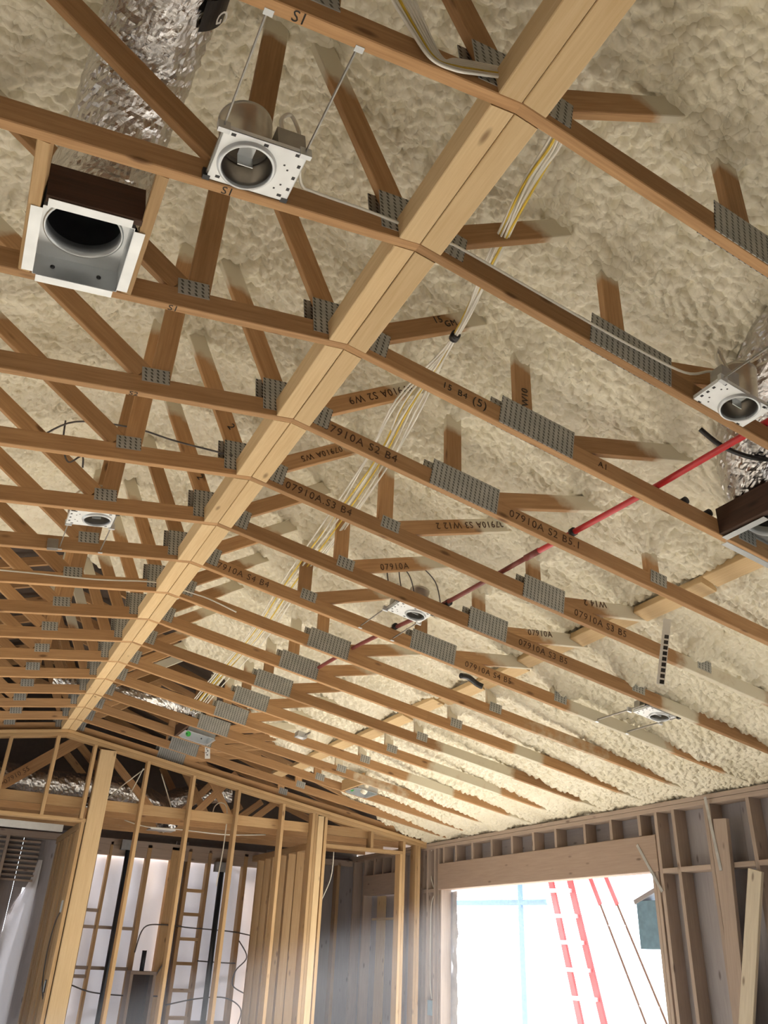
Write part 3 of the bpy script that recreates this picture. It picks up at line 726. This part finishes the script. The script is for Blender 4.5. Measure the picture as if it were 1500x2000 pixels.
duct('flex_duct', 'crinkled foil duct rising behind the trusses at upper left', [(-1.04, 1.69, 3.80), (-1.045, 1.68, 3.98), (-1.04, 1.60, 4.16), (-1.02, 1.35, 4.34), (-1.0, 1.0, 4.40), (-.985, .5, 4.41), (-.97, -.1, 4.41), (-.96, -.7, 4.41)], .165)
vs = []; fs = []
for i in range(9):
    for j in range(9):
        th = math.radians(-52+42*j/8); y_ = 1.02+.11*i/8; rr = .185
        vs.append((-1.0+rr*math.cos(th), y_, 4.40+rr*math.sin(th)))
for i in range(8):
    for j in range(8): a = i*9+j; fs.append((a, a+1, a+10, a+9))
lt = COL.objects['flex_duct']; mesh('duct_label', vs, fs, M['black'], lt)
th = math.radians(-36); nn = Vector((math.cos(th), 0, math.sin(th))); pc = Vector((-1.0, 1.045, 4.40))+nn*.187
text('duct_emblem', 'G', .07, facing(pc+Vector((.02, .0, .0)), (.0, 1, .0), (nn.z*-1, 0, nn.x)), M['paper'], lt)
duct('flex_duct', 'crinkled foil duct at the right edge, dropping into the boot with a green sticker', [(2.235, 1.715, 3.60), (2.20, 1.69, 3.72), (2.06, 1.60, 3.82), (1.85, 1.36, 3.91), (1.68, 1.05, 3.97), (1.58, .7, 4.0), (1.53, .2, 4.02), (1.5, -.4, 4.03)], .165)
dk = tube('duct_strap', smooth_path([(1.62, 1.52, 3.80), (1.72, 1.50, 3.73), (1.86, 1.47, 3.70), (2.02, 1.44, 3.72)]), .012, M['black']); tag(dk, 'black strap across the right foil duct below the can light', 'strap')
duct('flex_duct', 'foil duct lying above the room beyond the far wall, behind the left gable studs', [(-1.4, 10.7, 3.45), (-.6, 10.72, 3.42), (0, 10.75, 3.38), (.6, 10.72, 3.40), (1.05, 10.70, 3.36), (1.45, 10.75, 3.2), (1.6, 10.85, 3.02)], .14, n=40, step=.012)
duct('flex_duct', 'second foil duct in the attic, lower than the first and half hidden by it', [(-1.4, 11.3, 3.25), (-.3, 11.3, 3.22), (.5, 11.25, 3.2), (1.2, 11.3, 3.25), (1.9, 11.3, 3.5), (2.5, 11.2, 3.6)], .13, n=40, step=.012)
duct('flex_duct', 'foil duct glinting between the far trusses above the right chords', [(-.35, 8.45, 4.05), (.1, 8.30, 4.0), (.5, 8.25, 3.98), (.8, 8.25, 3.97), (1.05, 8.28, 3.93), (1.17, 8.31, 3.84), (1.185, 8.31, 3.76)], .10, n=40, step=.012)

# red pipe across the right slope
def above(x, y, h): return (x, y, chord(x)+h)
pp = smooth_path([above(1.70, .2, .113), above(1.66, 1.4, .113), above(1.645, 2.0, .113), above(1.60, 2.83, .113)], 6)
pr = thing('red_pipe', 'bright red water pipe running over the right chords toward the camera', 'pipe', pp[0]); tube('pipe', pp, .016, M['red'], pr, 12); tube('fitting', [above(1.606, 2.72, .113), above(1.60, 2.84, .113)], .019, M['shaded_red'], pr, 12)
pp = smooth_path([above(1.60, 2.84, .113), above(1.56, 3.75, .113), above(1.46, 4.75, .113), above(1.42, 5.6, .113)], 6)
pr = thing('red_pipe', 'shaded deeper stretch of the red pipe, shade put into its colour', 'pipe', pp[0]); tube('pipe', pp, .015, M['shaded_red'], pr, 12)
for k, xx in ((4, 1.62), (6, 1.575), (7, 1.50)): tube('pipe_clip', [above(xx, k*S-.012, .113), above(xx, k*S+.012, .113)], .024, M['black'], pr, 12)
for lb, xx in (('round black clip on top of the third right chord, nearer the boot', 1.97), ('small black clip on top of the third right chord, nearer the red pipe', 1.82)):
    tag(tube('pipe_clip', [above(xx, 3*S+.005, .108), above(xx, 3*S+.033, .108)], .02, M['black'], None, 12), lb, 'clip')

# cable bundle over the right slope
base = [(.04, .668, .10), (.20, .70, .20), (.285, .80, .29), (.32, 1.01, .30), (.39, 1.35, .29), (.478, 1.765, .28), (.547, 2.316, .30), (.64, 2.84, .30), (.73, 3.67, .29), (.82, 4.62, .30), (.94, 5.75, .29), (1.02, 7.2, .28), (1.1, 8.6, .2)]
for i in range(9):
    off = [(random.uniform(-.016, .016), random.uniform(-.012, .012)) for _ in base]
    off[5] = (random.uniform(-.012, .012), random.uniform(-.01, .01))
    off[0] = off[1] = (0, random.uniform(-.02, .02))
    yel = i in (3, 6)
    p = smooth_path([(x+o[0]-.012*(i-4)*(0 if j in (0, 1, 5) else .4 if j < 5 else 1.5), y_, chord(x)+h+o[1]) for j, ((x, y_, h), o) in enumerate(zip(base, off))], 6)
    tag(tube('electrical_cable', p, .0052, M['yellow' if yel else 'cable'], None, 6), 'yellow electrical cable in the bundle running above the right chords' if yel else 'white electrical cable in the bundle running above the right chords', 'cable', 'yellow cables of the bundle' if yel else 'white cables of the bundle')
tag(tube('cable_tie', [(.472, 1.75, chord(.47)+.28), (.478, 1.785, chord(.48)+.28)], .022, M['black'], None, 10), 'black tie gathering the cable bundle near the third truss', 'tie')
for i in range(7):
    yel = i == 2; o = (i-3)*.008
    p = smooth_path([(-.50+o*2, .56, 4.15), (-.43+o*1.8, .575, 3.99+o*.5), (-.345+o*1.2, .592, 3.87+o*.4), (-.292+o*.8, .597, 3.812+o*.5), (-.235, .597, 3.83+o), (-.15, .597, 3.873+o), (-.05, .597, 3.92+o*.8), (.04, .60, H+.09+o*.5), (.10, .65, H+.12)], 7)
    tag(tube('electrical_cable', p, .005, M['yellow' if yel else 'cable'], None, 6), 'yellow cable dropping to the ridge at the very top of the frame' if yel else 'white cable dropping to the ridge at the very top of the frame', 'cable', None if yel else 'white cables dropping at the top')
def cable(label, pts, mat='cable', r=.0055):
    return tag(tube('electrical_cable', smooth_path(pts, 6), r, M[mat], None, 6), label, 'cable')
yt = 2*S-.007
cable('white cable stapled along the second left chord from the big can light', [(-.50, 1.10, chord(-.5)+.05), (-.46, 1.18, chord(-.46)+.06), (-.40, yt, chord(-.4)+.085), (-.2, yt, chord(-.2)+.075), (-.05, yt, H+.05), (.10, yt+.002, H+.06), (.2, yt, chord(.2)+.085), (.7, yt, chord(.7)+.085), (.95, yt-.004, chord(.95)+.085), (1.2, yt-.01, chord(1.2)+.10), (1.33, 1.19, chord(1.33)+.17), (1.35, 1.13, chord(1.35)+.13), (1.30, 1.10, chord(1.3)+.09)])
y8 = 8*S-.007
cable('white cable stapled along the eighth left chord', [(-1.6, y8, chord(-1.6)+.075), (-1.0, y8, chord(-1.)+.07), (-.5, y8, chord(-.5)+.055), (-.1, y8, H+.05), (.15, y8, H+.03), (.3, y8-.004, chord(.3)+.06), (.5, y8-.03, chord(.5)+.03)])
cable('thin dark cable slanting from the king post to the sixth ridge plate', [(-1.05, 3.5, 4.0), (-.9, 3.45, 4.12), (-.62, 3.35, 4.12), (-.4, 3.2, 4.02), (-.12, 3.04, 3.93)], 'dcable', .005)
for j, (dx, hgt) in enumerate(((-.04, .22), (.05, .25))):
    cable('thin cable looping up behind the middle can light, %s loop' % ('smaller' if j == 0 else 'taller'), [(1.22+dx, 3.72, chord(1.22)+.05), (1.19+dx, 3.72, chord(1.2)+hgt), (1.26+dx+.05*j, 3.72, chord(1.26)+hgt+.06), (1.36+dx+.1*j, 3.72, chord(1.36)+hgt-.02*j), (1.42+dx+.1*j, 3.74, chord(1.4)+.05)], 'dcable', .004)
cable('cable loop hanging beside the brace behind the small left can light', [(-.95, 3.6, 4.2), (-.93, 3.6, 4.05), (-.88, 3.6, 3.95), (-.82, 3.62, 4.02), (-.80, 3.64, 3.96)], 'dcable', .005)

# small boxes and bits
def jbox(label, x, y, h=.03):
    F = cplane(x, y, h); t = thing('junction_box', label, 'electrical box', F.to_translation())
    lbox('box', (-.05, -.05, 0), (.05, .05, .05), M['galv'], t, F); lathe('knockout', [(.03, -.001), (.001, -.0015)], M['pan'], t, F, 16)
    lbox('arm', (.02, -.18, .02), (.03, -.05, .035), M['steel_dark'], t, F)
jbox('small steel junction box hanging on the twelfth truss', 1.925, 7.10, .0)
lbox('bracket', (-.03, -.03, -.01), (.03, .012, .05), M['steel_dark'], None, cplane(-.83, 7*S-.012, .0)); b_ = COL.objects[-1]; tag(b_, 'small steel bracket on the seventh left chord by a hanger bar', 'bracket')
sp = thing('marked_strip', 'white strip with a row of black marks hanging under the right slope', 'strip', (2.56, 2.80, 3.46))
a_, b_ = Vector((2.585, 2.78, 3.50)), Vector((2.472, 2.79, 3.08))
board('strip', a_, b_, .045, .002, M['paper'], sp, (.75, -.6, 0), .0005)
Fs = frame(a_, b_, (.75, -.6, 0)); Ls = (b_-a_).length
for i in range(9): lbox('mark', (Ls-.03-i*.037, .0012, -.006), (Ls-.005-i*.037, .0018, .018), M['black'], sp, Fs); lbox('mark', (Ls-.03-i*.037, -.0018, -.006), (Ls-.005-i*.037, -.0012, .018), M['black'], sp, Fs)
tag(tube('foam_stub', smooth_path([(3.17, 7.98, 3.62), (3.18, 8.1, 3.5), (3.19, 8.2, 3.36), (3.2, 8.28, 3.30)]), .04, M['foam'], None, 12, wrinkle=.12), 'foam covered stub standing over the far boot', 'foam stub')
tag(tube('black_coil', smooth_path([above(2.25, 4.60, .10), above(2.33, 4.62, .12), above(2.42, 4.64, .105), above(2.46, 4.62, .09)]), .022, M['black'], None, 8), 'short black offcut lying on the right chords near the brace boards', 'offcut')
wt = thing('white_tag', 'small white printed tag hanging below the far boot near the ridge', 'tag', (1.42, 8.72, 3.6)); board('card', (1.42, 8.72, 3.66), (1.44, 8.72, 3.52), .06, .002, M['paper'], wt, (1, 0, 0), .0005)
for i in range(4): lbox('mark', (1.41+.012*(i % 2), 8.717, 3.62-.022*i), (1.42+.018*(i % 2), 8.7185, 3.632-.022*i), M['black'], wt, Matrix())

# ------------------------------------------------------------------ rooms beyond the far wall
for x, lb in ((1.352, 'black vertical pipe in front of the left wrapped window, grey box at its top'), (2.73, 'black vertical pipe in front of the right wrapped window, grey box at its top')):
    t = thing('drain_pipe', lb, 'pipe', (x, YB-.2, 0)); zt_ = 2.80 if x < 2 else 2.62
    tube('pipe', [(x, YB-.2, 0), (x, YB-.2, zt_)], .038, M['pipe'], t, 12)
    box('grey_box', (x-.11, YB-.26, zt_), (x+.10, YB-.14, zt_+.13), M['grey'], t)
t = thing('framed_box', 'low framed wooden box with a pipe stub against the wrapped window', 'framing', (1.78, YB-.3, 0))
for x in (1.62, 1.92): box('side', (x, YB-.42, 0), (x+.038, YB-.16, 1.30), M['greyed'], t)
box('lid', (1.62, YB-.42, 1.30), (1.958, YB-.16, 1.338), M['greyed'], t); box('back', (1.66, YB-.20, 0), (1.92, YB-.19, 1.30), M['dark_wood'], t)
tube('pipe_stub', [(1.78, YB-.3, 1.339), (1.78, YB-.3, 1.58)], .03, M['pipe'], t, 10)
for lb, pts in (('upper dark cable looping across the back windows', [(1.68, YB-.16, 1.55), (1.75, YB-.17, 1.85), (2.0, YB-.17, 1.90), (2.4, YB-.17, 1.88), (3.0, YB-.17, 1.86), (3.45, YB-.17, 1.80)]), ('dark cable sagging across the left back window', [(.95, YB-.17, 1.15), (1.2, YB-.17, 1.08), (1.6, YB-.17, 1.05), (2.1, YB-.17, 1.05)]), ('dark cable arching low across the right back window', [(2.2, YB-.17, .95), (2.6, YB-.18, 1.03), (3.0, YB-.18, 1.05), (3.25, YB-.18, .92), (3.22, YB-.17, .70)]), ('straight thin cable between the ladder blocking and the right stud', [(2.55, YB-.17, 1.48), (2.9, YB-.17, 1.47), (3.1, YB-.17, 1.47)]), ('thin cable curling down from the right stud of the back window', [(3.12, YB-.17, 1.75), (3.26, YB-.17, 1.55), (3.12, YB-.17, 1.38), (3.1, YB-.17, 1.2), (3.3, YB-.17, 1.1)]), ('dark cable dropping beside the framed box', [(2.1, YB-.17, 1.45), (2.0, YB-.17, 1.25), (1.96, YB-.18, .9), (1.97, YB-.18, .6)])):
    cable(lb, pts, 'dcable', .009)
for lb, pts in (('white cable crossing the gable studs right of the tall post', [(.62, YF+.3, 3.15), (.80, YF+.28, 3.35), (1.0, YF+.26, 3.55)]), ('second white cable in the same gable bay, more upright', [(.78, YF+.25, 3.12), (.88, YF+.25, 3.25), (.98, YF+.25, 3.55)]), ('white cable slanting in the gable bay right of the first stud', [(1.22, YF+.3, 3.52), (1.38, YF+.3, 3.2), (1.42, YF+.3, 3.1)]), ('white cable loop in the fourth gable bay', [(1.93, YF+.28, 3.05), (1.94, YF+.28, 3.20), (2.02, YF+.27, 3.26), (2.10, YF+.26, 3.18), (2.10, YF+.2, 2.8), (2.07, YF+.2, 2.3)]), ('white cable hanging in the far right opening beside the doubled post', [(3.62, YF+.3, 2.82), (3.60, YF+.3, 2.5), (3.45, YF+.3, 2.1), (3.42, YF+.3, 1.6), (3.5, YF+.3, .9)]), ('white cable in the ceiling of the far room', [(.95, 10.42, 2.993), (1.2, 10.3, 2.93), (1.6, 10.25, 2.93), (2.2, 10.2, 2.92), (2.8, 10.42, 2.993)])):
    cable(lb, pts, 'cable', .007)
cable('dark cable bowed across the hall plank wall', [(.375, 9.86, 1.98), (.37, 10.25, 1.85), (.37, 10.45, 1.55), (.37, 10.3, 1.25), (.375, 10.0, 1.1)], 'dcable', .008)
for lb, y_, z_, m_ in (('small steel outlet box on the hall plank wall', 9.86, 1.98, 'galv'), ('small dark switch box low on the hall plank wall', 9.87, 1.22, 'black')):
    t = thing('outlet_box', lb, 'electrical box', (.36, y_, z_)); box('box', (.345, y_-.04, z_-.06), (.385, y_+.04, z_+.06), M[m_], t); box('cover', (.342, y_-.032, z_-.05), (.346, y_+.032, z_+.05), M['galv'], t)
cable('white cable looping at the top of the corner stud bay', [(XR+.06, 9.60, 2.46), (XR+.05, 9.66, 2.62), (XR+.05, 9.66, 2.90), (XR+.05, 9.58, 2.96), (XR+.05, 9.5, 2.95)], 'cable', .007)
cable('white cable dropping down the corner stud bay to a blue box', [(XR+.06, 9.55, 2.40), (XR+.05, 9.64, 2.25), (XR+.05, 9.65, 1.8), (XR+.05, 9.65, 1.4), (XR+.05, 9.60, 1.2)], 'cable', .007)
t = thing('outlet_box', 'blue outlet box low in the corner stud bay', 'electrical box', (XR+.05, 9.57, 1.1)); box('box', (XR+.01, 9.51, 1.04), (XR+.08, 9.62, 1.18), M['blue'], t); box('rim', (XR+.004, 9.50, 1.03), (XR+.01, 9.63, 1.19), M['blue'], t)
# vent frames and plastic in the hall
t = thing('light_strip', 'long grey metal strip on the hall ceiling', 'duct', (-.25, 10.5, 2.83)); box('tray', (-1.2, 10.42, 2.80), (.25, 10.56, 2.85), M['galv'], t); box('lip', (-1.2, 10.40, 2.79), (.25, 10.42, 2.87), M['pan'], t)
t = thing('vent_boot', 'flat metal boot in the ceiling of the far room', 'duct boot', (1.45, 10.6, 2.95)); box('rim', (1.30, 10.50, 2.935), (1.62, 10.52, 2.955), M['pan'], t); box('pan', (1.30, 10.52, 2.94), (1.62, 10.75, 2.95), M['steel_dark'], t)
vs = []; fs = []; n = 24
for i in range(n+1):
    z_ = 2.60*(1-i/n); wl = .06+.25*sm(.05, .30, i/n)+.02*math.sin(i*.7)
    for j in range(8): u = j/7; vs.append((.275-wl*(1-u), YB-.012+.006*math.sin(u*9+i*.5), z_))
for i in range(n):
    for j in range(7): a = i*8+j; fs.append((a, a+1, a+9, a+8))
tag(mesh('plastic_sheet', vs, fs, M['wrap'], None, None, True), 'white plastic sheet hanging at the left end of the hall', 'sheet')

# ------------------------------------------------------------------ outside the big opening
lad = thing('step_ladder', 'tall red step ladder standing outside the big opening', 'ladder', (6.5, 8.4, -.12))
def rail(a, b, w=.10, t_=.035): return board('rail', a, b, w, t_, M['ladder'], lad, (0, 1, 0))
A0, A1 = Vector((6.5, 8.42, -.12)), Vector((6.5, 9.36, 3.3)); B0, B1 = Vector((6.62, 8.10, -.12)), Vector((6.62, 9.12, 3.3))
rail(A0, A1); rail(B0, B1)
for i in range(11):
    f = (i+.6)/11.2; board('step', A0.lerp(A1, f)+Vector((-.06, .03, 0)), B0.lerp(B1, f)+Vector((-.06, -.03, 0)), .045, .09, M['alum'], lad)
for a_, b_ in (((6.95, 7.50, -.12), (6.75, 8.98, 3.3)), ((7.05, 7.22, -.12), (6.85, 8.80, 3.3))):
    lo, hi = Vector(a_), Vector(b_); mid = lo.lerp(hi, .72)
    board('rear_leg', lo, mid, .022, .02, M['ink'], lad, (0, 1, 0)); board('rear_rail', mid, hi, .06, .025, M['ladder'], lad, (0, 1, 0))
for f in (.15, .4, .65, .9): board('brace', Vector((6.95, 7.50, -.12)).lerp(Vector((6.75, 8.98, 3.3)), f), Vector((7.05, 7.22, -.12)).lerp(Vector((6.85, 8.80, 3.3)), f), .02, .02, M['alum'], lad)
box('top_cap', (6.45, 8.75, 3.29), (6.95, 9.42, 3.34), M['ladder'], lad)
sc_ = thing('scaffold_frame', 'pale blue scaffold post and rail beyond the opening', 'scaffold', (8, 12.0, -.12))
tube('post', [(8, 12.0, -.12), (8, 12.0, 4)], .05, M['scaf'], sc_, 12); tube('rail', [(8, 15.5, 2.62), (8, 11.3, 2.52)], .045, M['scaf'], sc_, 12); tube('post', [(8, 15.0, -.12), (8, 15.0, 4)], .05, M['scaf'], sc_, 12)
mesh('debris_net', [(8.06, 11.9, 2.0), (8.06, 15.1, 2.0), (8.06, 15.1, 3.9), (8.06, 11.9, 3.9)], [(0, 1, 2, 3)], M['net'], sc_)
t = thing('window_film', 'crumpled grey flashing film lining the left jamb of the big opening', 'film', (XR+.07, 9.28, 0))
vs = []; fs = []
for i in range(41):
    for j in range(5): vs.append((XR+.158+.006*rng.normal()+.008*math.sin(i*.5+j), 9.35-.045*j+.006*math.sin(i*.4), 2.41*i/40))
for i in range(40):
    for j in range(4): a = i*5+j; fs.append((a, a+1, a+6, a+5))
mesh('film', vs, fs, M['film'], t, None, True)
t = thing('shutter_panel', 'dark blue panel standing outside the right jamb of the opening', 'panel', (XR+.3, 5.6, 1.6))
box('leaf', (XR+.155, 5.44, 1.80), (XR+.30, 5.93, 2.20), M['blue'], t); board('edge', (XR+.22, 5.44, 2.36), (XR+.22, 5.95, 2.19), .04, .15, M['sheath'], t)

# ------------------------------------------------------------------ haze added to stand for lens glare round the opening
hm = bpy.data.materials.new('glare_haze'); hm.use_nodes = True; ht = hm.node_tree; ht.nodes.remove(ht.nodes['Principled BSDF'])
hv = ht.nodes.new('ShaderNodeVolumeScatter'); hv.inputs['Density'].default_value = .010; hv.inputs['Anisotropy'].default_value = .35; hv.inputs['Color'].default_value = (.88, .92, 1, 1)
ht.links.new(hv.outputs[0], ht.nodes['Material Output'].inputs['Volume'])
hz = box('glare_haze', (XL+.01, YN+.01, .01), (XR-.03, YF-.03, H+.9), hm); tag(hz, 'thin pale haze added in the room for the lens glare', 'haze', None, 'stuff')
